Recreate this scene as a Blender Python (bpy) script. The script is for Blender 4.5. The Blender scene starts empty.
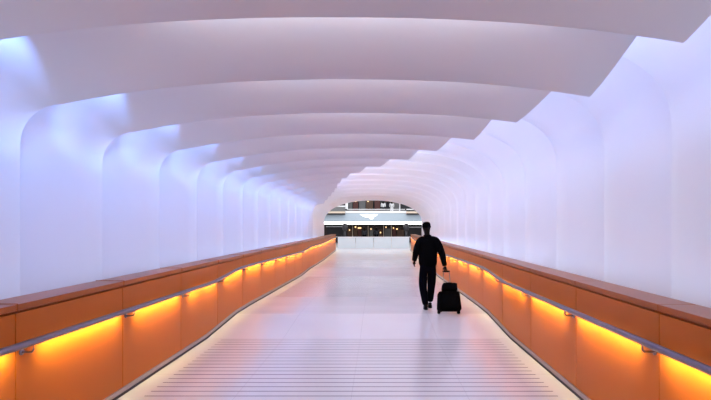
import bpy, bmesh, math, random
from mathutils import Vector, Matrix
random.seed(7)
S = bpy.context.scene
COL = S.collection
F, VX, VY = 500.0, 378.0, 225.0          # focal length and vanishing point of the camera

def W(px, py, Y):                         # photo pixel at depth Y -> metres
    return Vector(((px - VX) * Y / F, Y, (VY - py) * Y / F))

# ------------------------------------------------------------------ materials
def mat(name, col, rough=0.5, metal=0.0, spec=0.5, emit=None, estr=0.0, noise=0.0, nscale=6.0, coat=0.0):
    m = bpy.data.materials.new(name); m.use_nodes = True
    nt = m.node_tree; b = nt.nodes['Principled BSDF']
    b.inputs['Base Color'].default_value = (*col, 1)
    b.inputs['Roughness'].default_value = rough
    b.inputs['Metallic'].default_value = metal
    b.inputs['Specular IOR Level'].default_value = spec
    b.inputs['Coat Weight'].default_value = coat
    if emit:
        b.inputs['Emission Color'].default_value = (*emit, 1)
        b.inputs['Emission Strength'].default_value = estr
    if noise:
        tc = nt.nodes.new('ShaderNodeTexCoord'); n = nt.nodes.new('ShaderNodeTexNoise')
        n.inputs['Scale'].default_value = nscale; n.inputs['Detail'].default_value = 3
        nt.links.new(tc.outputs['Object'], n.inputs['Vector'])
        mx = nt.nodes.new('ShaderNodeMix'); mx.data_type = 'RGBA'
        mx.inputs[6].default_value = (*[c * (1 - noise) for c in col], 1)
        mx.inputs[7].default_value = (*[min(1, c * (1 + noise)) for c in col], 1)
        nt.links.new(n.outputs['Fac'], mx.inputs[0]); nt.links.new(mx.outputs[2], b.inputs['Base Color'])
    return m

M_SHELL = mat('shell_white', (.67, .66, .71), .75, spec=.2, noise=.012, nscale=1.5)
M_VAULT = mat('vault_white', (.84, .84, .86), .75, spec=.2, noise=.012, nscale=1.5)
M_BACK = mat('backing_white', (.8, .8, .82), .9, spec=.1, noise=.01)
M_ORANGE = mat('orange_lacquer', (.50, .125, .010), .42, spec=.25, noise=.04, nscale=3)
M_CAP = mat('orange_cap', (.38, .10, .015), .32, spec=.4, noise=.04, nscale=3)
M_STEEL = mat('brushed_steel', (.27, .24, .30), .32, 1.0, noise=.05, nscale=20)
M_KICK = mat('kick_steel', (.42, .36, .42), .4, .8, noise=.05, nscale=20)
M_DARK = mat('dark_gap', (.02, .015, .03), .6, noise=.1)
M_LED = mat('amber_led', (.9, .8, .5), .5, emit=(1, .76, .26), estr=6.0, noise=.01)
M_BLACK = mat('black_cloth', (.0022, .0022, .003), .95, spec=.02, noise=.2, nscale=30)
M_NAVY = mat('dark_trouser_cloth', (.0025, .0025, .005), .95, spec=.02, noise=.2, nscale=30)
M_SKIN = mat('skin_dark', (.008, .005, .004), .7, spec=.08, noise=.05)
M_HAIR = mat('hair_black', (.002, .002, .002), .9, spec=.02, noise=.2, nscale=60)
M_SHOE = mat('black_leather', (.004, .004, .005), .6, spec=.1, noise=.1)
M_BAG = mat('black_nylon', (.0022, .0022, .0026), .9, spec=.03, noise=.2, nscale=40)
M_RUB = mat('rubber', (.003, .003, .003), .9, spec=.03, noise=.1)
M_CHROME = mat('handle_metal', (.35, .33, .33), .3, 1.0, noise=.05)

def floor_material():
    m = bpy.data.materials.new('terrazzo_floor'); m.use_nodes = True
    nt = m.node_tree; b = nt.nodes['Principled BSDF']; L = nt.links; N = nt.nodes
    def math_(op, a, b_=None, c=None):
        n = N.new('ShaderNodeMath'); n.operation = op
        for i, v in enumerate((a, b_, c)):
            if v is None: continue
            if isinstance(v, (int, float)): n.inputs[i].default_value = v
            else: L.new(v, n.inputs[i])
        return n.outputs[0]
    tc = N.new('ShaderNodeTexCoord'); sp = N.new('ShaderNodeSeparateXYZ')
    L.new(tc.outputs['Object'], sp.inputs[0])
    x, y = sp.outputs[0], sp.outputs[1]
    # groove lines run across the ramps
    fr = math_('FRACT', math_('DIVIDE', y, .16))
    line = math_('LESS_THAN', fr, .13)
    def between(v, lo, hi): return math_('MULTIPLY', math_('GREATER_THAN', v, lo), math_('LESS_THAN', v, hi))
    zone = math_('ADD', between(y, 0.0, 8.45), math_('ADD', between(y, 12.8, 18.6), between(y, 22.0, 26.5)))
    inset = between(x, -2.62, 2.02)
    groove = math_('MULTIPLY', math_('MULTIPLY', line, zone), inset)
    # joints between the slabs
    jy = math_('LESS_THAN', math_('FRACT', math_('DIVIDE', math_('ADD', y, -.42), 2.0)), .006)
    jx = math_('LESS_THAN', math_('FRACT', math_('DIVIDE', math_('ADD', x, .3), 1.3)), .004)
    joint = math_('MULTIPLY', math_('MAXIMUM', jy, jx), .3)
    nz = N.new('ShaderNodeTexNoise'); nz.inputs['Scale'].default_value = 1.2; nz.inputs['Detail'].default_value = 6
    L.new(tc.outputs['Object'], nz.inputs['Vector'])
    mx0 = N.new('ShaderNodeMix'); mx0.data_type = 'RGBA'
    mx0.inputs[6].default_value = (.79, .77, .79, 1); mx0.inputs[7].default_value = (.85, .83, .85, 1)
    L.new(nz.outputs['Fac'], mx0.inputs[0])
    mx = N.new('ShaderNodeMix'); mx.data_type = 'RGBA'
    L.new(math_('MAXIMUM', math_('MULTIPLY', groove, .95), joint), mx.inputs[0])
    L.new(mx0.outputs[2], mx.inputs[6]); mx.inputs[7].default_value = (.16, .14, .18, 1)
    L.new(mx.outputs[2], b.inputs['Base Color'])
    L.new(math_('ADD', .14, math_('MULTIPLY', nz.outputs['Fac'], .10)), b.inputs['Roughness'])
    b.inputs['Specular IOR Level'].default_value = .32
    bp = N.new('ShaderNodeBump'); bp.inputs['Strength'].default_value = .025; bp.inputs['Distance'].default_value = .01
    n2 = N.new('ShaderNodeTexNoise'); n2.inputs['Scale'].default_value = 2.5
    L.new(tc.outputs['Object'], n2.inputs['Vector']); L.new(n2.outputs['Fac'], bp.inputs['Height'])
    L.new(bp.outputs['Normal'], b.inputs['Normal'])
    return m
M_FLOOR = floor_material()

# ------------------------------------------------------------------ helpers
def link(name, bm, m, parent=None, smooth=False, loc=None):
    me = bpy.data.meshes.new(name); bmesh.ops.recalc_face_normals(bm, faces=bm.faces[:])
    bm.to_mesh(me); bm.free(); me.materials.append(m)
    o = bpy.data.objects.new(name, me); COL.objects.link(o)
    if smooth:
        for p in me.polygons: p.use_smooth = True
    if loc is not None: o.location = loc
    if parent: o.parent = parent; o.matrix_parent_inverse = Matrix.Identity(4)
    return o
def centre(o):                            # put the origin of a top-level mesh at its base
    vs = [v.co for v in o.data.vertices]
    c = Vector(((min(v.x for v in vs) + max(v.x for v in vs)) / 2, (min(v.y for v in vs) + max(v.y for v in vs)) / 2, min(v.z for v in vs)))
    o.data.transform(Matrix.Translation(-c)); o.location = c
    return o
def tag(o, label, cat, group=None):
    o['label'] = label; o['category'] = cat; o['kind'] = 'thing'
    if group: o['group'] = group
    return o
def struct(o): o['kind'] = 'structure'; return o
def thing(name, label, cat, loc, group=None):
    o = bpy.data.objects.new(name, None); COL.objects.link(o); o.location = loc; o.empty_display_size = .1
    return tag(o, label, cat, group)
def child(name, bm, m, parent, smooth=False):   # bm in world metres; parent chain has no rotation
    p = parent; off = Vector((0, 0, 0))
    while p: off += Vector(p.location); p = p.parent
    bmesh.ops.translate(bm, verts=bm.verts[:], vec=-off)
    return link(name, bm, m, parent, smooth)
def box(bm, x0, x1, y0, y1, z0, z1, bev=0.0, seg=2):
    r = bmesh.ops.create_cube(bm, size=1)
    vs = r['verts']
    for v in vs:
        v.co = Vector(((x0 + x1) / 2 + v.co.x * (x1 - x0), (y0 + y1) / 2 + v.co.y * (y1 - y0), (z0 + z1) / 2 + v.co.z * (z1 - z0)))
    if bev:
        es = list({e for v in vs for e in v.link_edges})
        bmesh.ops.bevel(bm, geom=es, offset=bev, segments=seg, profile=.5, affect='EDGES')
    return bm
def tube(bm, pts, r, n=12, caps=True):
    pts = [Vector(p) for p in pts]; rings = []
    for i, p in enumerate(pts):
        t = (pts[min(i + 1, len(pts) - 1)] - pts[max(i - 1, 0)]).normalized()
        a = t.cross(Vector((0, 0, 1)))
        if a.length < .05: a = t.cross(Vector((1, 0, 0)))
        a.normalize(); b = t.cross(a)
        rr = r[i] if isinstance(r, (list, tuple)) else r
        rings.append([bm.verts.new(p + (a * math.cos(k * 2 * math.pi / n) + b * math.sin(k * 2 * math.pi / n)) * rr) for k in range(n)])
    for i in range(len(rings) - 1):
        for k in range(n):
            bm.faces.new((rings[i][k], rings[i][(k + 1) % n], rings[i + 1][(k + 1) % n], rings[i + 1][k]))
    if caps: bm.faces.new(rings[0][::-1]); bm.faces.new(rings[-1])
    return bm
def interp(tab, v):
    if v <= tab[0][0]: return tab[0][1]
    for (a, b), (c, d) in zip(tab, tab[1:]):
        if v <= c: return b + (d - b) * (v - a) / (c - a)
    return tab[-1][1]
def ordinal(i):
    return ['first', 'second', 'third', 'fourth', 'fifth', 'sixth', 'seventh', 'eighth', 'ninth', 'tenth', 'eleventh', 'twelfth',
            'thirteenth', 'fourteenth', 'fifteenth', 'sixteenth', 'seventeenth', 'eighteenth', 'nineteenth', 'twentieth'][i]
def area(name, loc, direction, sx, sy, power, col, spread=math.pi, up=None):
    l = bpy.data.lights.new(name, 'AREA'); l.shape = 'RECTANGLE'; l.size = sx; l.size_y = sy
    l.energy = power; l.color = col; l.spread = spread
    o = bpy.data.objects.new(name, l); COL.objects.link(o); o.location = loc
    z = -Vector(direction).normalized()
    xa = Vector(up if up else (0, 1, 0)); xa = (xa - z * xa.dot(z)).normalized(); ya = z.cross(xa)
    o.rotation_euler = Matrix((xa, ya, z)).transposed().to_euler()
    return o

# ------------------------------------------------------------------ floor with gentle ramps
FZ = [(-3, -1.93), (8.4, -1.915), (10.2, -1.81), (11.2, -1.81), (18.6, -1.92), (21.3, -1.865), (26.4, -1.87), (34.5, -1.745), (37.5, -1.745)]
P_RAIL = 8.5
XL, XR, XC = -2.9, 2.25, -.3               # faces of the two parapets
def fz(y): return interp(FZ, y)
bm = bmesh.new()
ys = sorted(set([-3 + .5 * i for i in range(82)] + [a for a, b in FZ]))
ys = [y for y in ys if y <= 37.5]
top = [[bm.verts.new((x, y, fz(y))) for x in (XL - .12, XC, XR + .12)] for y in ys]
bot = [[bm.verts.new((x, y, fz(y) - .2)) for x in (XL - .12, XC, XR + .12)] for y in ys]
for i in range(len(ys) - 1):
    for j in (0, 1):
        bm.faces.new((top[i][j], top[i][j + 1], top[i + 1][j + 1], top[i + 1][j]))
        bm.faces.new((bot[i][j], bot[i + 1][j], bot[i + 1][j + 1], bot[i][j + 1]))
    for j in (0, 2):
        bm.faces.new((top[i][j], top[i + 1][j], bot[i + 1][j], bot[i][j]))
for i in (0, len(ys) - 1):
    for j in (0, 1): bm.faces.new((top[i][j], top[i][j + 1], bot[i][j + 1], bot[i][j]))
struct(link('floor', bm, M_FLOOR))

# ------------------------------------------------------------------ outer envelope behind the shells
Y0, Y1 = -3.0, 30.3
struct(link('wall_left', box(bmesh.new(), -4.9, -4.75, Y0, Y1, -2.2, 3.0), M_BACK))
struct(link('wall_right', box(bmesh.new(), 4.05, 4.2, Y0, Y1, -2.2, 3.0), M_BACK))
struct(link('ceiling', box(bmesh.new(), -4.9, 4.2, Y0, Y1, 3.0, 3.15), M_BACK))

# ------------------------------------------------------------------ overlapping shells of the vault
C = -.36
RIB0, PITCH = 3.9, 1.66
def rib(k): return RIB0 + PITCH * k
def half(Y): return interp([(7.3, 3.67), (9, 3.57), (11, 3.49), (31, 3.15)], Y)
XE = [(-2, 2.4), (3.9, 2.38), (5.56, 2.35), (7.22, 1.99), (8.88, 1.69), (10.54, 1.22), (12.2, .73), (13.86, .05), (15.5, -.59), (17.2, -1.1),
      (18.9, -1.45), (20.5, -1.7), (22.2, -1.95), (23.8, -2.25), (25.5, -2.6), (27.2, -2.95), (29, -3.2)]
def zdrop(Y): return interp([(18, 0), (28, .22)], Y)
def arch(u, a): return 1.62 - .28 * (abs(u) / (a - .5)) ** 2.3
def lower_profile(Y, xe, off, offz):      # left foot -> corner -> arch -> free right edge
    a = half(Y); pts = []
    for i in range(8): pts.append((-a - off, -1.3 + (2.2) * i / 8))
    for i in range(9):
        th = math.pi / 2 * i / 9
        pts.append((-a + .5 - (.5 + off) * math.cos(th), .9 + (.44 + offz) * math.sin(th)))
    ue = max(xe - C, -(a - .55)); us = -(a - .5)
    for i in range(33):
        u = us + (ue - us) * i / 32
        pts.append((u, arch(u, a) + offz))
    zd = zdrop(Y)
    return [(C + u, z - zd * max(0, min(1, (z + .3) / 1.2))) for u, z in pts]
def z0(Y): return interp([(8, 1.0), (30.4, .15)], Y)
def hh(Y): return interp([(8, 1.3), (30.4, 1.36)], Y)
def upper_profile(Y, off):                # right foot -> vault -> left foot
    a = half(Y); pts = []
    a -= interp([(27.3, 0), (30.4, .12)], Y)
    al = a + interp([(27.3, .34), (30.4, -.1)], Y)
    for i in range(9): pts.append((a + off, -1.3 + (z0(Y) + 1.3) * i / 9))
    n = interp([(18, 2.8), (30.4, 2.2)], Y)
    for i in range(49):
        th = math.pi * i / 48; c_, s_ = math.cos(th), math.sin(th)
        r = (abs(c_) ** n + abs(s_) ** n) ** (-1 / n)
        aa = (a if c_ > 0 else al) + off
        pts.append((aa * c_ * r, z0(Y) + (hh(Y) + off) * s_ * r))
    for i in range(9): pts.append((-al - off, z0(Y) - (z0(Y) + 1.3) * (i + 1) / 9))
    return [(C + u, z) for u, z in pts]
def loft(profs, ys, th):                  # profs: inner lines; adds thickness outwards
    bm = bmesh.new(); inner, outer = [], []
    for pr, y in zip(profs, ys):
        n = len(pr); i_, o_ = [], []
        for k, (x, z) in enumerate(pr):
            x0, z0_ = pr[max(k - 1, 0)]; x1, z1_ = pr[min(k + 1, n - 1)]
            d = Vector((x1 - x0, z1_ - z0_)); d.normalize(); nn = Vector((-d.y, d.x))
            if nn.x * (x - C) + nn.y * (z + .3) < 0: nn = -nn
            i_.append(bm.verts.new((x, y, z))); o_.append(bm.verts.new((x + nn.x * th, y, z + nn.y * th)))
        inner.append(i_); outer.append(o_)
    m, n = len(profs), len(profs[0])
    for j in range(m - 1):
        for k in range(n - 1):
            bm.faces.new((inner[j][k], inner[j][k + 1], inner[j + 1][k + 1], inner[j + 1][k]))
            bm.faces.new((outer[j][k], outer[j + 1][k], outer[j + 1][k + 1], outer[j][k + 1]))
        for k in (0, n - 1):
            bm.faces.new((inner[j][k], inner[j + 1][k], outer[j + 1][k], outer[j][k]))
    for j in (0, m - 1):
        for k in range(n - 1):
            bm.faces.new((inner[j][k], inner[j][k + 1], outer[j][k + 1], outer[j][k]))
    return bm
def smooth_shell(o, deg=50):
    for p in o.data.polygons: p.use_smooth = True
    o.data.set_sharp_from_angle(angle=math.radians(deg))

TS = [0, .16, .32, .48, .64, .8, .965, 1]; NT = 8
LIP, SU = .17, .28
SO, SZ = .30, .36                          # how far each shell flares out at its near end
LOWER_N, UPPER_N = 15, 17
for k in range(-1, LOWER_N):
    ya, yb = rib(k) - PITCH, rib(k)
    far = interp([(18, 1), (28, .45)], yb)
    xb = interp(XE, yb); xa = interp(XE, ya) - interp([(5, .14), (15, .03)], yb)
    if k <= 0: xa = 2.2
    profs, yy = [], []
    for j in range(NT):
        t = TS[j]; q = max(0, 1 - t / .965) ** 1.25
        if j == NT - 1: q = -LIP
        yy.append(ya + (yb - ya) * t + (.02 if j == 0 else 0))
        profs.append(lower_profile(ya + (yb - ya) * t, xa + (xb - xa) * t, SO * q * far, SZ * max(q, 0) * far))
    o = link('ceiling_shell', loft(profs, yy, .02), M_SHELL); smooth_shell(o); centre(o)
    if k == -1: lab = 'curved white ceiling shell directly overhead, nearest to the viewer and mostly out of frame'
    else: lab = 'curved mauve-lit ceiling shell sweeping down the left wall, %s arch edge from the viewer' % ordinal(k)
    tag(o, lab, 'ceiling panel', 'overlapping arched ceiling shells')
for k in range(-1, UPPER_N):
    ya, yb = rib(k) - PITCH, rib(k)
    far = interp([(13, 1), (22, .4)], yb)
    profs, yy = [], []
    for j in range(NT):
        t = TS[j]; q = max(0, 1 - t / .965) ** 1.25
        if j == NT - 1: q = -LIP
        yy.append(ya + (yb - ya) * t + (.02 if j == 0 else 0))
        profs.append(upper_profile(ya + (yb - ya) * t, SU * q * far))
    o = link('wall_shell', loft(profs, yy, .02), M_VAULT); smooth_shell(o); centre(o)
    if k == -1: lab = 'pale upright shell of the right wall nearest to the viewer, mostly out of frame'
    elif k == UPPER_N - 1: lab = 'white end arch framing the opening to the bright hall'
    else: lab = 'bright lavender upright shell of the right wall, %s fin edge from the viewer' % ordinal(k)
    tag(o, lab, 'wall panel', 'bright vault shells of the right wall')

# ------------------------------------------------------------------ parapets with caps, kick strips, handrails
JOINT0, JP = 4.0, 1.68
RZ = [(-3, -.93), (3, -.94), (8.5, -.975), (10.1, -.872), (11.1, -.88), (18.7, -.985), (20.6, -.895), (26, -.915), (33.5, -.80), (36, -.80)]
def railz(y): return interp(RZ, y)
JY = [JOINT0 + JP * i for i in range(-3, 20)]
JY = [y for y in JY if y < 35]
TOP = -.635
def panel_bm(xf, xb, y0, y1, ztop):
    bm = bmesh.new()
    yy = sorted([y0, y1] + [a for a, b in FZ if y0 < a < y1])
    prev = None
    fr_t = [bm.verts.new((xf, y, ztop)) for y in yy]; fr_b = [bm.verts.new((xf, y, fz(y) + .004)) for y in yy]
    bk_t = [bm.verts.new((xb, y, ztop)) for y in yy]; bk_b = [bm.verts.new((xb, y, fz(y) + .004)) for y in yy]
    for i in range(len(yy) - 1):
        bm.faces.new((fr_t[i], fr_t[i + 1], fr_b[i + 1], fr_b[i])); bm.faces.new((bk_t[i], bk_b[i], bk_b[i + 1], bk_t[i + 1]))
        bm.faces.new((fr_t[i], bk_t[i], bk_t[i + 1], fr_t[i + 1])); bm.faces.new((fr_b[i], fr_b[i + 1], bk_b[i + 1], bk_b[i]))
    for i in (0, -1): bm.faces.new((fr_t[i], fr_b[i], bk_b[i], bk_t[i]))
    return bm
def strip_bm(xa, xb, za, zb, y0, y1):      # bar that follows the floor
    bm = bmesh.new(); yy = sorted([y0, y1] + [a for a, b in FZ if y0 < a < y1]); rings = []
    for y in yy: rings.append([bm.verts.new((x, y, fz(y) + z)) for x, z in ((xa, za), (xb, za), (xb, zb), (xa, zb))])
    for r0, r1 in zip(rings, rings[1:]):
        for i in range(4): bm.faces.new((r0[i], r0[(i + 1) % 4], r1[(i + 1) % 4], r1[i]))
    bm.faces.new(rings[0]); bm.faces.new(rings[-1][::-1])
    return bm
for side, sx, xf in (('left', -1, XL), ('right', 1, XR)):
    par = thing('parapet', 'orange panelled parapet wall along the %s side of the walkway' % side, 'parapet', (xf + sx * .05, 0, fz(0)), 'orange parapets')
    yend = JY[-1]
    for y0, y1 in zip(JY, JY[1:]):
        child('panel', panel_bm(xf, xf + sx * .10, y0 + .006, y1 - .006, TOP - .075), M_ORANGE, par)
        bmc = box(bmesh.new(), xf - sx * .012, xf + sx * .30, y0 + .004, y1 - .004, TOP - .05, TOP, .006, 2)
        child('cap', bmc, M_CAP, par)
    child('core', box(bmesh.new(), xf + sx * .03, xf + sx * .10, JY[0], yend - .02, TOP - .09, TOP - .045), M_CAP, par)
    child('kick_strip', strip_bm(xf - sx * .022, xf - sx * .001, 0.03, .078, JY[0], yend), M_KICK, par)
    child('shadow_gap', strip_bm(xf - sx * .030, xf - sx * .001, .003, .03, JY[0], yend), M_DARK, par)
    child('end_panel', box(bmesh.new(), xf, xf + sx * .3, yend, yend + .03, fz(yend) + .004, TOP - .05, .004), M_ORANGE, par)
    # handrail
    xr = xf - sx * .105
    hr = thing('handrail', 'grey metal handrail with amber underlighting along the %s parapet' % side, 'handrail', (xr, 0, railz(0)), 'underlit handrails')
    pts = []
    y = JY[0]
    while y < yend - .05:
        z = sum(railz(y + d) for d in (-.25, -.12, 0, .12, .25)) / 5
        pts.append((xr, y, z)); y += .14
    pts.append((xr, yend - .05, railz(yend)))
    child('rail', tube(bmesh.new(), pts, .029, 12), M_STEEL, hr, True)
    for i, y in enumerate(JY[:-1]):
        z = railz(y)
        b = bmesh.new()
        yb = y + .06
        tube(b, [(xr, yb, z - .02), (xr, yb, z - .065), (xr + sx * .015, yb, z - .082), (xr + sx * .05, yb, z - .085), (xr + sx * .103, yb, z - .085)], .0085, 8)
        tube(b, [(xr + sx * .094, yb, z - .085), (xr + sx * .1045, yb, z - .085)], .026, 12)
        child('bracket', b, M_STEEL, hr, True)
        ya, yc = y + .27, min(y + JP - .07, yend - .1)
        # LED profile under the rail, tilted to the panels
        bl = bmesh.new(); n = 10; rows = []
        for j in range(n + 1):
            yy_ = ya + (yc - ya) * j / n; zz = sum(railz(yy_ + d) for d in (-.25, -.12, 0, .12, .25)) / 5
            rows.append([bl.verts.new((xr + sx * dx, yy_, zz + dz)) for dx, dz in ((.004, -.0285), (.020, -.0225), (.018, -.017), (.002, -.023))])
        for r0, r1 in zip(rows, rows[1:]):
            for i4 in range(4): bl.faces.new((r0[i4], r0[(i4 + 1) % 4], r1[(i4 + 1) % 4], r1[i4]))
        bl.faces.new(rows[0]); bl.faces.new(rows[-1][::-1])
        child('light_strip', bl, M_LED, hr)
        area('rail_light', (xr + sx * .020, (ya + yc) / 2, (railz(ya) + railz(yc)) / 2 - .036), (sx * .85, 0, -1), yc - ya, .012, P_RAIL, (1, .78, .25), math.radians(130), up=(0, yc - ya, railz(yc) - railz(ya)))

# ------------------------------------------------------------------ lights of the vault
BLUE = (.20, .39, 1.0)
P_HAUNCH, P_COVE, P_FIN, P_EDGE, P_UP = 62.0, 24.0, .6, 16.0, 48.0
LAV = (.38, .49, 1.0)
def spot(name, loc, direction, power, col, size, blend, r):
    l = bpy.data.lights.new(name, 'SPOT'); l.energy = power; l.color = col; l.spot_size = size; l.spot_blend = blend; l.shadow_soft_size = r
    l.use_nodes = True; nt = l.node_tree; fo = nt.nodes.new('ShaderNodeLightFalloff'); fo.inputs['Strength'].default_value = 1.0; fo.inputs['Smooth'].default_value = .35
    nt.links.new(fo.outputs['Quadratic'], nt.nodes['Emission'].inputs['Strength'])
    o = bpy.data.objects.new(name, l); COL.objects.link(o); o.location = loc
    o.rotation_euler = Vector(direction).to_track_quat('-Z', 'Y').to_euler()
    return o
for k in range(0, LOWER_N):
    ya, yb = rib(k) - PITCH, rib(k)
    a = half(ya); zd = zdrop(ya)
    # cool lamp in the left haunch of every step, turned to the wall
    spot('haunch_light', (C - a + 1.12, ya + .07, 1.515 - zd), (-1, .0, -.1), P_HAUNCH, BLUE, math.radians(140), .10, .07)
    spot('haunch_light', (C - a + 1.12, ya + .08, 1.515 - zd), (-.92, .95, -.02), 95.0, BLUE, math.radians(48), .3, .07)
    # cove strip on the back of every arch
    area('cove_light', (C + .2, ya + .035, 1.79 - zd), (0, 1, -.35), 3.4, .03, P_COVE, (.94, .94, 1), up=(1, 0, 0))
    # unseen fill added behind every fin edge to bring out the fins
    area('fin_fill', (C - a - .07, ya + .035, .15), (-.25, 1, 0), 1.7, .03, P_FIN, BLUE, up=(0, 0, 1))
    # strip on top of the free edge washing the vault and the right wall
    xb = interp(XE, yb); xa = (interp(XE, ya) - interp([(5, .14), (15, .03)], yb)) if k > 0 else 2.2
    xm = (xa + xb) / 2
    area('edge_light', (xm - .38, (ya + yb) / 2 + .1, arch(xm - .38 - C, half(yb)) + .33 - zdrop(yb)), (1, .0, .75 if k < 4 else .9), 1.0, .08, P_EDGE if k < 4 else P_EDGE * 2.0, LAV, up=(xb - xa, yb - ya, 0))
for k in range(0, UPPER_N):
    ya = rib(k) - PITCH
    area('fin_fill', (C + half(ya) + .06, ya + .035, .15), (.25, 1, 0), 1.7, .03, P_FIN * .5, BLUE, up=(0, 0, 1))  # same added fill, weaker, behind the right fins
area('wall_uplight', (XL - .66, 15, -.8), (-.25, 0, 1), 30, .08, P_UP, (.45, .62, 1), up=(0, 1, 0))
area('wall_uplight', (XR + .62, 15, -.8), (.25, 0, 1), 30, .08, P_UP, (.45, .62, 1), up=(0, 1, 0))

# ------------------------------------------------------------------ hall beyond the opening
M_PALE = mat('pale_blue_fascia', (.42, .50, .57), .4, noise=.02)
M_WHITE = mat('white_paint', (.86, .86, .87), .5, noise=.01)
M_FROST = mat('frosted_glass', (.80, .88, .90), .18, spec=.6, noise=.04, nscale=2)
M_GREYM = mat('grey_panel', (.15, .15, .15), .5, noise=.05)
M_BEIGE = mat('beige_soffit', (.72, .58, .45), .6, noise=.03)
M_LAMPW = mat('lamp_white', (1, 1, 1), .5, emit=(1, .98, .95), estr=2.2, noise=.01)
M_WARM = mat('lamp_warm', (1, .8, .5), .5, emit=(1, .62, .28), estr=1.6, noise=.01)
M_SHOPW = mat('shop_wall', (.055, .035, .030), .6, noise=.3, nscale=2)
M_BROWN = mat('brown_wood', (.10, .045, .02), .5, noise=.2, nscale=4)
M_RED = mat('red_brown', (.10, .02, .015), .5, noise=.2, nscale=4)
M_INK = mat('ink_dark', (.012, .012, .016), .5, noise=.2)
M_COLM = mat('dark_column', (.018, .016, .02), .5, noise=.1)
M_TILE = mat('hall_tile', (.6, .58, .56), .3, noise=.05)
def slab(px0, px1, py0, py1, Y, depth, bev=0.0):   # box whose face fills a rectangle of the view at distance Y
    a, b = W(px0, py1, Y), W(px1, py0, Y)
    return box(bmesh.new(), a.x, b.x, Y, Y + depth, a.z, b.z, bev)
# low balustrade closing the end of the bridge
YB = 36.6
bal = thing('balustrade', 'pale frosted glass balustrade across the far end of the walkway', 'balustrade', (XC, YB, fz(YB)))
xs = [XL - .05 + (XR - XL + .1) * i / 4 for i in range(5)]
for i in range(4):
    child('glass_panel', box(bmesh.new(), xs[i] + .01, xs[i + 1] - .01, YB, YB + .025, fz(YB) + .06, -.93, .003), M_FROST, bal)
child('top_rail', box(bmesh.new(), xs[0], xs[-1], YB - .03, YB + .06, -.93, -.86, .012), M_WHITE, bal)
child('base_rail', box(bmesh.new(), xs[0], xs[-1], YB - .03, YB + .06, fz(YB), fz(YB) + .06, .006), M_WHITE, bal)

YS, YG = 62.0, 56.0
struct(link('floor', box(bmesh.new(), -16, 16, 37.6, YS + 3, -2.35, -2.2), M_TILE))
struct(link('wall_back', box(bmesh.new(), -16, 16, YS + 2.6, YS + 2.8, -2.2, 9), M_SHOPW))
# upper gallery: slab, fascia, light band, railing
gal = thing('gallery', 'pale blue gallery front with bright light band under it, across the hall', 'gallery', W(376, 221, YG))
child('fascia', slab(300, 460, 213.2, 221.2, YG, .3, .02), M_PALE, gal)
child('light_band', slab(300, 460, 221.6, 224.4, YG + .1, .12), M_LAMPW, gal)
child('deck', box(bmesh.new(), W(300, 0, YG).x, W(460, 0, YG).x, YG + .3, YS + 2.6, W(0, 217, YG).z, W(0, 214.5, YG).z), M_WHITE, gal)
child('soffit', box(bmesh.new(), W(300, 0, YG).x, W(460, 0, YG).x, YG + .3, YS + 2.6, W(0, 222.6, YG).z, W(0, 221.8, YG).z), M_WHITE, gal)
child('kerb', slab(300, 460, 210.8, 213.2, YG - .1, .25, .02), M_WHITE, gal)
child('glass_rail', slab(347, 405, 209.0, 209.6, YG - .05, .06, .01), M_WHITE, gal)
for px in (349, 357, 365, 373, 381, 389, 397, 404):
    child('rail_post', slab(px - .15, px + .15, 209.0, 211, YG - .02, .05), M_INK, gal)
# wing shaped white plate in front of the fascia, given its own glow
bm = bmesh.new(); pts = [(359.5, 214.4), (378.2, 214.2), (376.5, 216), (374, 217.2), (373, 219.3), (370.2, 219.4), (369, 217.9), (365.5, 217.6), (362, 216)]
fr = [bm.verts.new(W(x, y, YG - .12)) for x, y in pts]; bk = [bm.verts.new(W(x, y, YG - .12) + Vector((0, .13, 0))) for x, y in pts]
bm.faces.new(fr); bm.faces.new(bk[::-1])
for i in range(len(pts)): bm.faces.new((fr[i], fr[(i + 1) % len(pts)], bk[(i + 1) % len(pts)], bk[i]))
w_ = child('wing_plate', bm, mat('plate_glow', (.9, .9, .9), .5, emit=(1, 1, 1), estr=.55, noise=.01), gal); w_['label'] = 'glowing white wing-shaped plate'
# side balconies
for px0, px1, nm in ((318, 345, 'left'), (406.5, 440, 'right')):
    bc = thing('side_balcony', 'dark side balcony with beige underside at %s end of upper gallery' % nm, 'balcony', W((px0 + px1) / 2, 214.6, YG - .6), 'side balconies')
    child('dark_edge', slab(px0, px1, 213.2, 214.8, YG - .6, .4), M_INK, bc)
    child('soffit_band', slab(px0, px1, 211.4, 213.2, YG - .6, .4), M_BEIGE, bc)
    child('parapet_panel', slab(px0, px1, 206.8 if nm == 'left' else 209.8, 211.4, YG - .6, .3), M_GREYM if nm == 'left' else M_COLM, bc)
    child('top_rail', slab(px0, px1, 205.6 if nm == 'left' else 208.9, 206.8 if nm == 'left' else 209.8, YG - .62, .3), M_WHITE, bc)
col = tag(centre(link('white_column', slab(345.2, 348, 190, 208.9, YG - .1, .24, .03), M_WHITE)), 'slim white column left of the upper shop windows', 'column')
# upper shop front
up = thing('upper_shop', 'dark upper shop front with brown and red displays behind the railing', 'shop front', W(376, 213, YS))
child('back_panel', slab(318, 445, 196, 213.5, YS + 1.5, .1), M_INK, up)
for px0, px1, m in ((349, 352.3, M_GREYM), (353, 358, M_RED), (359, 365.5, M_GREYM), (366, 373, M_BROWN), (374.5, 380, M_RED), (393.5, 398.5, M_GREYM), (399, 400.4, M_WHITE), (400.8, 405, M_INK)):
    child('display', slab(px0, px1, 200, 212, YS + .6, .3, .02), m, up)
for px in (355.5, 368, 395):
    child('shop_lamp', slab(px - .8, px + .8, 201, 201.8, YS + .4, .1), M_WARM, up)
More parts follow.
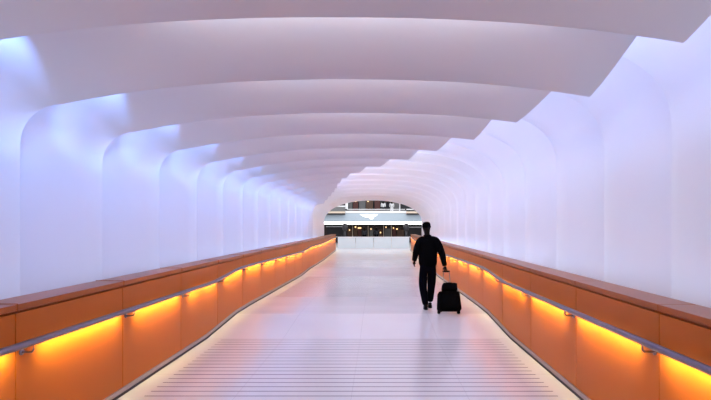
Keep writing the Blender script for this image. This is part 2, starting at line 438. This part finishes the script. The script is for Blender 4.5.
# lower shop front
lo = thing('lower_shop', 'dark glazed shop front with warm lamps below the gallery', 'shop front', W(376, 241, YS))
child('back_panel', slab(310, 450, 224.5, 243, YS + 1.6, .1), M_SHOPW, lo)
for px in (352.6, 368.2, 383.6, 391.4):
    child('mullion', slab(px - .28, px + .28, 224.6, 243, YS - .2, .12, .01), M_BEIGE, lo)
child('ceiling_rail', slab(318, 440, 224.5, 225.5, YS - .3, .2), M_INK, lo)
for px0, px1, py0, m in ((347.5, 352, 229, M_BROWN), (353.5, 357.5, 227.5, M_BROWN), (358, 361.5, 229, M_RED), (369.5, 373, 228, M_GREYM), (378.5, 382.5, 229.5, M_BROWN),
                        (384.5, 390.5, 228.5, M_GREYM), (392.5, 396, 227.5, M_RED), (397, 404, 229.5, M_BROWN), (327, 344, 226.5, M_COLM), (408, 420, 226.5, M_COLM)):
    child('display', slab(px0, px1, py0, 243, YS + .7, .4, .02), m, lo)
for px, py, w in ((359.5, 228, 1.7), (355.5, 227, .7), (371, 229, .5), (380.5, 232.5, .6), (397, 229, .8), (393.5, 228, .5), (349.5, 230, .5), (386, 227.2, .5)):
    child('shop_lamp', slab(px - w, px + w, py - .7, py + .7, YS + .5, .08, .02), M_WARM, lo)
child('display_stripe', slab(326, 343.5, 226.2, 227.0, YS - .1, .1), M_WHITE, lo)
child('display_stripe', slab(408.5, 421, 226.8, 227.6, YS - .1, .1), M_WHITE, lo)
for px, nm in ((345, 'left'), (406.3, 'right')):
    c = W(px, 227.3, YG - .7)
    t = thing('dark_column', 'dark column with round head below the gallery at its %s end' % nm, 'column', (c.x, c.y, -2.2), 'dark round columns')
    child('shaft', tube(bmesh.new(), [(c.x, c.y, -2.2), (c.x, c.y, c.z)], .14, 16), M_COLM, t, True)
    b = bmesh.new(); bmesh.ops.create_uvsphere(b, u_segments=20, v_segments=12, radius=.36)
    for v in b.verts: v.co = Vector((v.co.x * .9, v.co.y * .9, v.co.z * 1.25)) + c
    child('head', b, M_COLM, t, True)
area('hall_light', (0, 47, 8.5), (0, .2, -1), 14, 12, 1500, (.95, .98, 1), up=(1, 0, 0))
area('balustrade_fill', (0, 32.2, 4.2), (0, .8, -1), 5, .6, 110, (.9, .96, 1), up=(1, 0, 0))  # added fill with no fixture, brightens the front of the balustrade
area('hall_daylight', (0, 44, 3.2), (0, 1, -.45), 12, 2.0, 500, (.92, .97, 1), up=(1, 0, 0))
struct(link('ceiling', box(bmesh.new(), -16, 16, 30.4, YS + 3, 9.0, 9.2), M_WHITE))

# ------------------------------------------------------------------ people
def skin_mesh(verts, edges, radii, sub=2, root=0):
    me = bpy.data.meshes.new('tmp'); me.from_pydata([tuple(v) for v in verts], edges, [])
    o = bpy.data.objects.new('tmp', me); COL.objects.link(o)
    md = o.modifiers.new('s', 'SKIN'); md.use_smooth_shade = True; md.branch_smoothing = .4
    sv = me.skin_vertices[0].data
    for i, r in enumerate(radii):
        sv[i].radius = r if isinstance(r, tuple) else (r, r); sv[i].use_root = (i == root)
    sd = o.modifiers.new('d', 'SUBSURF'); sd.levels = sub; sd.render_levels = sub
    dg = bpy.context.evaluated_depsgraph_get()
    out = bpy.data.meshes.new_from_object(o.evaluated_get(dg))
    bpy.data.objects.remove(o); return out
def merge(meshes):
    bm = bmesh.new()
    for m in meshes: bm.from_mesh(m)
    return bm
def chain(pts, r, sub=1):
    return skin_mesh(pts, [(i, i + 1) for i in range(len(pts) - 1)], r, sub)

def hand(wrist, palm, fdir, curl, thumb, side):
    """palm knuckles at `palm`; fingers go along fdir and bend towards curl; thumb leaves the side of the palm"""
    out = [chain([wrist, wrist.lerp(palm, .5), palm], [(.026, .022), (.038, .02), (.040, .017)], 2)]
    fdir = fdir.normalized(); curl = curl.normalized(); across = side.normalized()
    for i, ln in enumerate((.074, .082, .076, .060)):
        b = palm - fdir * .012 + across * (.028 - .0187 * i)
        p1 = b + fdir * ln * .5
        p2 = p1 + (fdir * .5 + curl).normalized() * ln * .32
        p3 = p2 + (curl - fdir * .3).normalized() * ln * .26
        out.append(chain([b, p1, p2, p3], [.0095, .009, .008, .007], 1))
    b = wrist.lerp(palm, .35) + across * .022
    p1 = b + (across * .8 + fdir * .7 + thumb * .3).normalized() * .04
    p2 = p1 + (fdir + thumb * .7).normalized() * .034
    out.append(chain([b, p1, p2], [.013, .011, .008], 1))
    return out

YM = 10.85
man = thing('person', 'person in black jacket and trousers walking away, pulling a black suitcase', 'person', (W(427.5, 300, YM).x, YM, fz(YM)))
def P(px, py, dy=0.0):                     # measured at the figure's distance, then moved in depth
    v = W(px, py, YM); v.y += dy; return v
pel, sp1, ch1, ch2 = P(427.8, 265, 0), P(427.8, 257, .0), P(428, 247, .0), P(428, 240.2, .01)
nk1, nk2 = P(427.5, 235.6, .02), P(427, 232.3, .035)
hd1, hd2, hd3 = P(426.8, 229.3, .05), P(426.6, 225.8, .05), P(426.6, 222.8, .04)
lsh, lel, lwr = P(420.0, 240.6, 0), P(416, 251.3, -.03), P(414.3, 261.2, .05)
rsh, rel, rwr = P(436.4, 240.6, 0), P(441.3, 252.8, -.10), P(443.9, 265.6, -.17)
lhip, lkn, lan = P(423.4, 269, 0), P(422.9, 287.0, .04), P(425.3, 304.6, -.12)
rhip, rkn, ran = P(432.4, 269, 0), P(432.0, 286.5, .14), P(430.6, 302.4, .12)
lfoot, rfoot = fz(YM - .12), fz(YM + .12)
lan.z = max(lan.z, lfoot + .09); ran.z = max(ran.z, rfoot + .09)
verts = [pel, sp1, ch1, ch2, nk1, nk2, hd1, hd2, hd3, lsh, lel, lwr, rsh, rel, rwr, lhip, lkn, lan, rhip, rkn, ran]
edges = [(0, 1), (1, 2), (2, 3), (3, 4), (4, 5), (5, 6), (6, 7), (7, 8), (3, 9), (9, 10), (10, 11), (3, 12), (12, 13), (13, 14), (0, 15), (15, 16), (16, 17), (0, 18), (18, 19), (19, 20)]
rad = [(.13, .09), (.12, .085), (.12, .08), (.09, .06), .064, .062, (.080, .092), (.090, .102), (.072, .082), .045, .04, .028, .045, .04, .028, .085, .055, .038, .085, .055, .038]
parts = [skin_mesh(verts, edges, rad)]
# face and ears
fwd, rt, upv = Vector((0, 1, 0)), Vector((1, 0, 0)), Vector((0, 0, 1))
fc = hd2 + fwd * .088
parts.append(chain([fc + upv * .012, fc + fwd * .014 - upv * .018, fc + fwd * .006 - upv * .03], [.009, .014, .010]))
for s in (-1, 1):
    e = hd1.lerp(hd2, .7) + rt * s * .080 - fwd * .01
    parts.append(chain([e - upv * .022, e + rt * s * .006, e + upv * .026 - fwd * .006], [(.008, .010), (.010, .016), (.009, .014)]))
    parts.append(chain([fc + rt * s * .030 + upv * .012 - fwd * .012, fc + rt * s * .036 + upv * .012 - fwd * .013], [.011, .011]))
parts.append(chain([fc - upv * .058 - rt * .022 - fwd * .006, fc - upv * .058 + fwd * .002, fc - upv * .058 + rt * .022 - fwd * .006], [.007, .009, .007]))
lpalm = P(414.5, 265.0, .09)
parts += hand(lwr, lpalm, Vector((0.02, .25, -1)), Vector((.35, .5, -.2)), Vector((0, 1, 0)), Vector((.25, 1, 0)))
grip = P(444.6, 270.4, -.24)
rpalm = grip + Vector((-.01, .03, .035))
parts += hand(rwr, rpalm, Vector((.1, -.75, -.45)), Vector((0, .1, -1)), Vector((0, .2, -1)), Vector((-1, 0, 0)))
child('body', merge(parts), M_SKIN, man, True)
# hair: close cropped cap
hv = [hd1 - fwd * .020 + upv * .01, hd2 - fwd * .014 - upv * .004, hd2 - fwd * .010 + upv * .020, hd3 - fwd * .004 + upv * .002, hd3 + upv * .022]
child('hair', merge([chain(hv, [(.074, .080), (.091, .100), (.092, .102), (.078, .088), (.045, .052)], 2)]), M_HAIR, man, True)
# jacket
neckb = P(427.6, 237.2, .01); hem = P(427.8, 269.5, 0); waist = P(427.8, 259, 0)
jm = [chain([hem, waist, P(428, 250, 0), P(428, 243.5, 0), P(428, 240.2, 0), neckb], [(.225, .155), (.215, .15), (.225, .155), (.225, .155), (.185, .125), (.095, .085)], 2)]
for sh_, el_, wr_ in ((lsh, lel, lwr), (rsh, rel, rwr)):
    jm.append(chain([P(427.8, 239.0, .01), P(427.8, 239.4, 0).lerp(sh_, .55), sh_, sh_.lerp(el_, .5), el_, wr_.lerp(el_, .1), wr_], [.085, .095, .10, .092, .080, .058, .048], 2))
jk = child('jacket', merge(jm), M_BLACK, man, True)
# collar
child('collar', tube(bmesh.new(), [nk1 - upv * .03, nk1 + upv * .015], [.092, .082], 16), M_BLACK, jk, True)
tv = [P(427.8, 255, 0), P(427.8, 267, 0), lhip, lkn, lan + upv * -.02, rhip, rkn, ran + upv * -.02]
te = [(0, 1), (1, 2), (2, 3), (3, 4), (1, 5), (5, 6), (6, 7)]
tr = [(.18, .13), (.19, .135), .122, .093, .070, .122, .093, .070]
child('trousers', merge([skin_mesh(tv, te, tr)]), M_NAVY, man, True)
for an, f, tilt in ((lan, lfoot, .0), (ran, rfoot, .0)):
    b = bmesh.new()
    heel = Vector((an.x, an.y - .07, f + .045)); mid = Vector((an.x, an.y + .04, f + .048)); toe = Vector((an.x, an.y + .19, f + .036))
    m_ = [chain([Vector((an.x, an.y, f + .12)), Vector((an.x, an.y - .02, f + .06))], [.045, .05], 2), chain([heel, mid, toe], [(.042, .042), (.05, .045), (.042, .033)], 2)]
    sh = child('shoe', merge(m_), M_SHOE, man, True)
    bs = bmesh.new(); n = 20; lo_, hi_ = [], []
    for i in range(n):
        th = 2 * math.pi * i / n
        x = an.x + .048 * math.cos(th) * (1 - .12 * math.sin(th)); y = an.y + .055 + .155 * math.sin(th)
        lo_.append(bs.verts.new((x, y, f + .001))); hi_.append(bs.verts.new((x, y, f + .02)))
    bs.faces.new(lo_[::-1]); bs.faces.new(hi_)
    for i in range(n): bs.faces.new((lo_[i], lo_[(i + 1) % n], hi_[(i + 1) % n], hi_[i]))
    child('sole', bs, M_RUB, sh, False)

# trolley suitcase, tipped towards the hand, with a bag strapped above
YSC = 10.12; fs = fz(YSC)
base = Vector((W(449.3, 314, YSC).x, YSC, fs))
case = thing('trolley_suitcase', 'black wheeled suitcase pulled behind the walking person', 'suitcase', base)
tilt = math.radians(-20)
R = Matrix.Translation(base + Vector((0, 0, .04))) @ Matrix.Rotation(tilt, 4, 'X')
def tchild(name, bm, m, par, smooth=False):
    bmesh.ops.transform(bm, matrix=R, verts=bm.verts[:]); return child(name, bm, m, par, smooth)
b = box(bmesh.new(), -.235, .235, -.13, .11, .03, .425, .055, 4)
for v in b.verts:                          # soft sides: slightly wider towards the wheels
    v.co.x *= 1.05 - .14 * (v.co.z - .03) / .44
tchild('case_body', b, M_BAG, case, True)
tchild('front_pocket', box(bmesh.new(), -.17, .17, -.175, -.11, .06, .33, .035, 3), M_BAG, case, True)
zb = tube(bmesh.new(), [(-.20, -.136, .08), (-.19, -.136, .38), (.19, -.136, .38), (.20, -.136, .08)], .006, 6)
tchild('zip', zb, M_RUB, case, True)
hx = []
b = bmesh.new()
gl = R.inverted() @ grip
for s in (-1, 1):
    tube(b, [(gl.x + s * .065, .135, .05), (gl.x + s * .065, .135, .5), (gl.x + s * .065, gl.y, gl.z)], .009, 8)
hd = tchild('telescopic_handle', b, M_CHROME, case, True)
b = tube(bmesh.new(), [(gl.x - .075, gl.y, gl.z), (gl.x + .075, gl.y, gl.z)], .016, 10)
tchild('grip', b, M_RUB, hd, True)
for s in (-1, 1):
    b = tube(bmesh.new(), [(base.x + s * .20 - .018, base.y + .07, fs + .042), (base.x + s * .20 + .018, base.y + .07, fs + .042)], .04, 16)
    child('wheel', b, M_RUB, case, True)
    tchild('wheel_housing', box(bmesh.new(), s * .20 - .03, s * .20 + .03, .03, .12, -.005, .06, .012, 2), M_BAG, case, True)
for s in (-1, 1):
    tchild('foot', box(bmesh.new(), s * .18 - .02, s * .18 + .02, -.12, -.08, -.004, .04, .008, 2), M_RUB, case, True)
bag = thing('carry_bag', 'soft black bag resting on top of the wheeled suitcase', 'bag', R @ Vector((.03, 0, .43)))
b = box(bmesh.new(), -.135, .185, -.12, .10, .427, .60, .045, 4)
for v in b.verts: v.co.x = .025 + (v.co.x - .025) * (1 - .1 * (v.co.z - .427) / .19)
tchild('bag_body', b, M_BAG, bag, True)
tchild('flap', box(bmesh.new(), -.12, .17, -.135, -.112, .45, .58, .01, 2), M_BAG, bag, True)
tchild('carry_handle', tube(bmesh.new(), [(-.04, -.01, .595), (-.03, -.01, .613), (.025, -.01, .617), (.08, -.01, .613), (.09, -.01, .595)], .009, 8), M_RUB, bag, True)

# far people
M_SHIRTW = mat('white_shirt', (.85, .85, .85), .8, noise=.03)
M_COATD = mat('dark_coat', (.02, .02, .03), .8, noise=.1)
def far_person(px, Y, floor_z, label, top, legs, h=1.72, grp=None):
    x = (px - VX) * Y / F
    t = thing('person', label, 'person', (x, Y, floor_z), grp)
    k = h / 1.75; z = lambda v: floor_z + v * k
    V = lambda dx, dy, v: Vector((x + dx * k, Y + dy * k, z(v)))
    vs = [V(0, 0, .95), V(0, 0, 1.2), V(0, 0, 1.4), V(0, 0, 1.5), V(0, -.02, 1.6), V(0, -.01, 1.69), V(-.19, 0, 1.42), V(-.25, .02, 1.12), V(-.24, -.06, .88), V(.19, 0, 1.42), V(.25, .02, 1.12), V(.22, -.1, .9),
          V(-.1, 0, .88), V(-.11, -.03, .48), V(-.11, .02, .06), V(.1, 0, .88), V(.11, -.03, .48), V(.12, .02, .06)]
    es = [(0, 1), (1, 2), (2, 3), (3, 4), (4, 5), (2, 6), (6, 7), (7, 8), (2, 9), (9, 10), (10, 11), (0, 12), (12, 13), (13, 14), (0, 15), (15, 16), (16, 17)]
    rr = [.13, .12, .13, .055, .085, .075, .06, .045, .035, .06, .045, .035, .085, .06, .045, .085, .06, .045]
    child('body', merge([skin_mesh(vs, es, [r * k for r in rr], 1)]), M_SKIN, t, True)
    tv = [V(0, 0, .86), V(0, 0, 1.15), V(0, 0, 1.42), V(-.19, 0, 1.42), V(-.25, .02, 1.12), V(-.24, -.05, .94), V(.19, 0, 1.42), V(.25, .02, 1.12), V(.225, -.09, .95)]
    child('coat', merge([skin_mesh(tv, [(0, 1), (1, 2), (2, 3), (3, 4), (4, 5), (2, 6), (6, 7), (7, 8)], [.19 * k, .17 * k, .16 * k, .085 * k, .065 * k, .05 * k, .085 * k, .065 * k, .05 * k], 1)]), top, t, True)
    lv = [V(0, 0, .93), V(-.1, 0, .86), V(-.11, -.03, .48), V(-.11, .02, .05), V(.1, 0, .86), V(.11, -.03, .48), V(.12, .02, .05)]
    child('trousers', merge([skin_mesh(lv, [(0, 1), (1, 2), (2, 3), (0, 4), (4, 5), (5, 6)], [.15 * k, .11 * k, .08 * k, .06 * k, .11 * k, .08 * k, .06 * k], 1)]), legs, t, True)
zg = W(0, 214.5, YG).z
far_person(383.3, 58, zg, 'person in white shirt at upper railing, left of the white-shirted pair', M_SHIRTW, M_COATD, 1.68)
far_person(391.8, 58.4, zg, 'person in white shirt at upper railing, right of the white-shirted pair', M_SHIRTW, M_SHIRTW, 1.66)
far_person(388, 59, zg, 'person in dark coat standing between two white shirts upstairs', M_COATD, M_COATD, 1.72)
far_person(364.5, 58, -2.2, 'person in dark coat before the lower shop, under the orange lamp', M_COATD, M_NAVY, 1.95)
far_person(376.4, 59, -2.2, 'person in dark coat at the middle of the lower shop', M_COATD, M_NAVY, 1.95)

# ------------------------------------------------------------------ world, camera, view
w = bpy.data.worlds.new('World'); S.world = w; w.use_nodes = True
bg = w.node_tree.nodes['Background']; bg.inputs[0].default_value = (.76, .76, .86, 1); bg.inputs[1].default_value = 1.05
cam = bpy.data.cameras.new('Camera'); co = bpy.data.objects.new('Camera', cam); COL.objects.link(co)
co.location = (0, 0, 0); co.rotation_euler = (math.pi / 2, 0, 0)
cam.sensor_width = 36; cam.sensor_fit = 'HORIZONTAL'; cam.lens = F * 36 / 711
cam.shift_x = -(VX - 355.5) / 711; cam.shift_y = (VY - 200) / 711
cam.clip_start = .05; cam.clip_end = 300
S.camera = co
S.view_settings.view_transform = 'Standard'; S.view_settings.look = 'None'
S.view_settings.gamma = 1; S.view_settings.use_curve_mapping = False; S.view_settings.exposure = 0
S.cycles.use_denoising = True; S.cycles.max_bounces = 8; S.cycles.diffuse_bounces = 5; S.cycles.use_light_tree = True
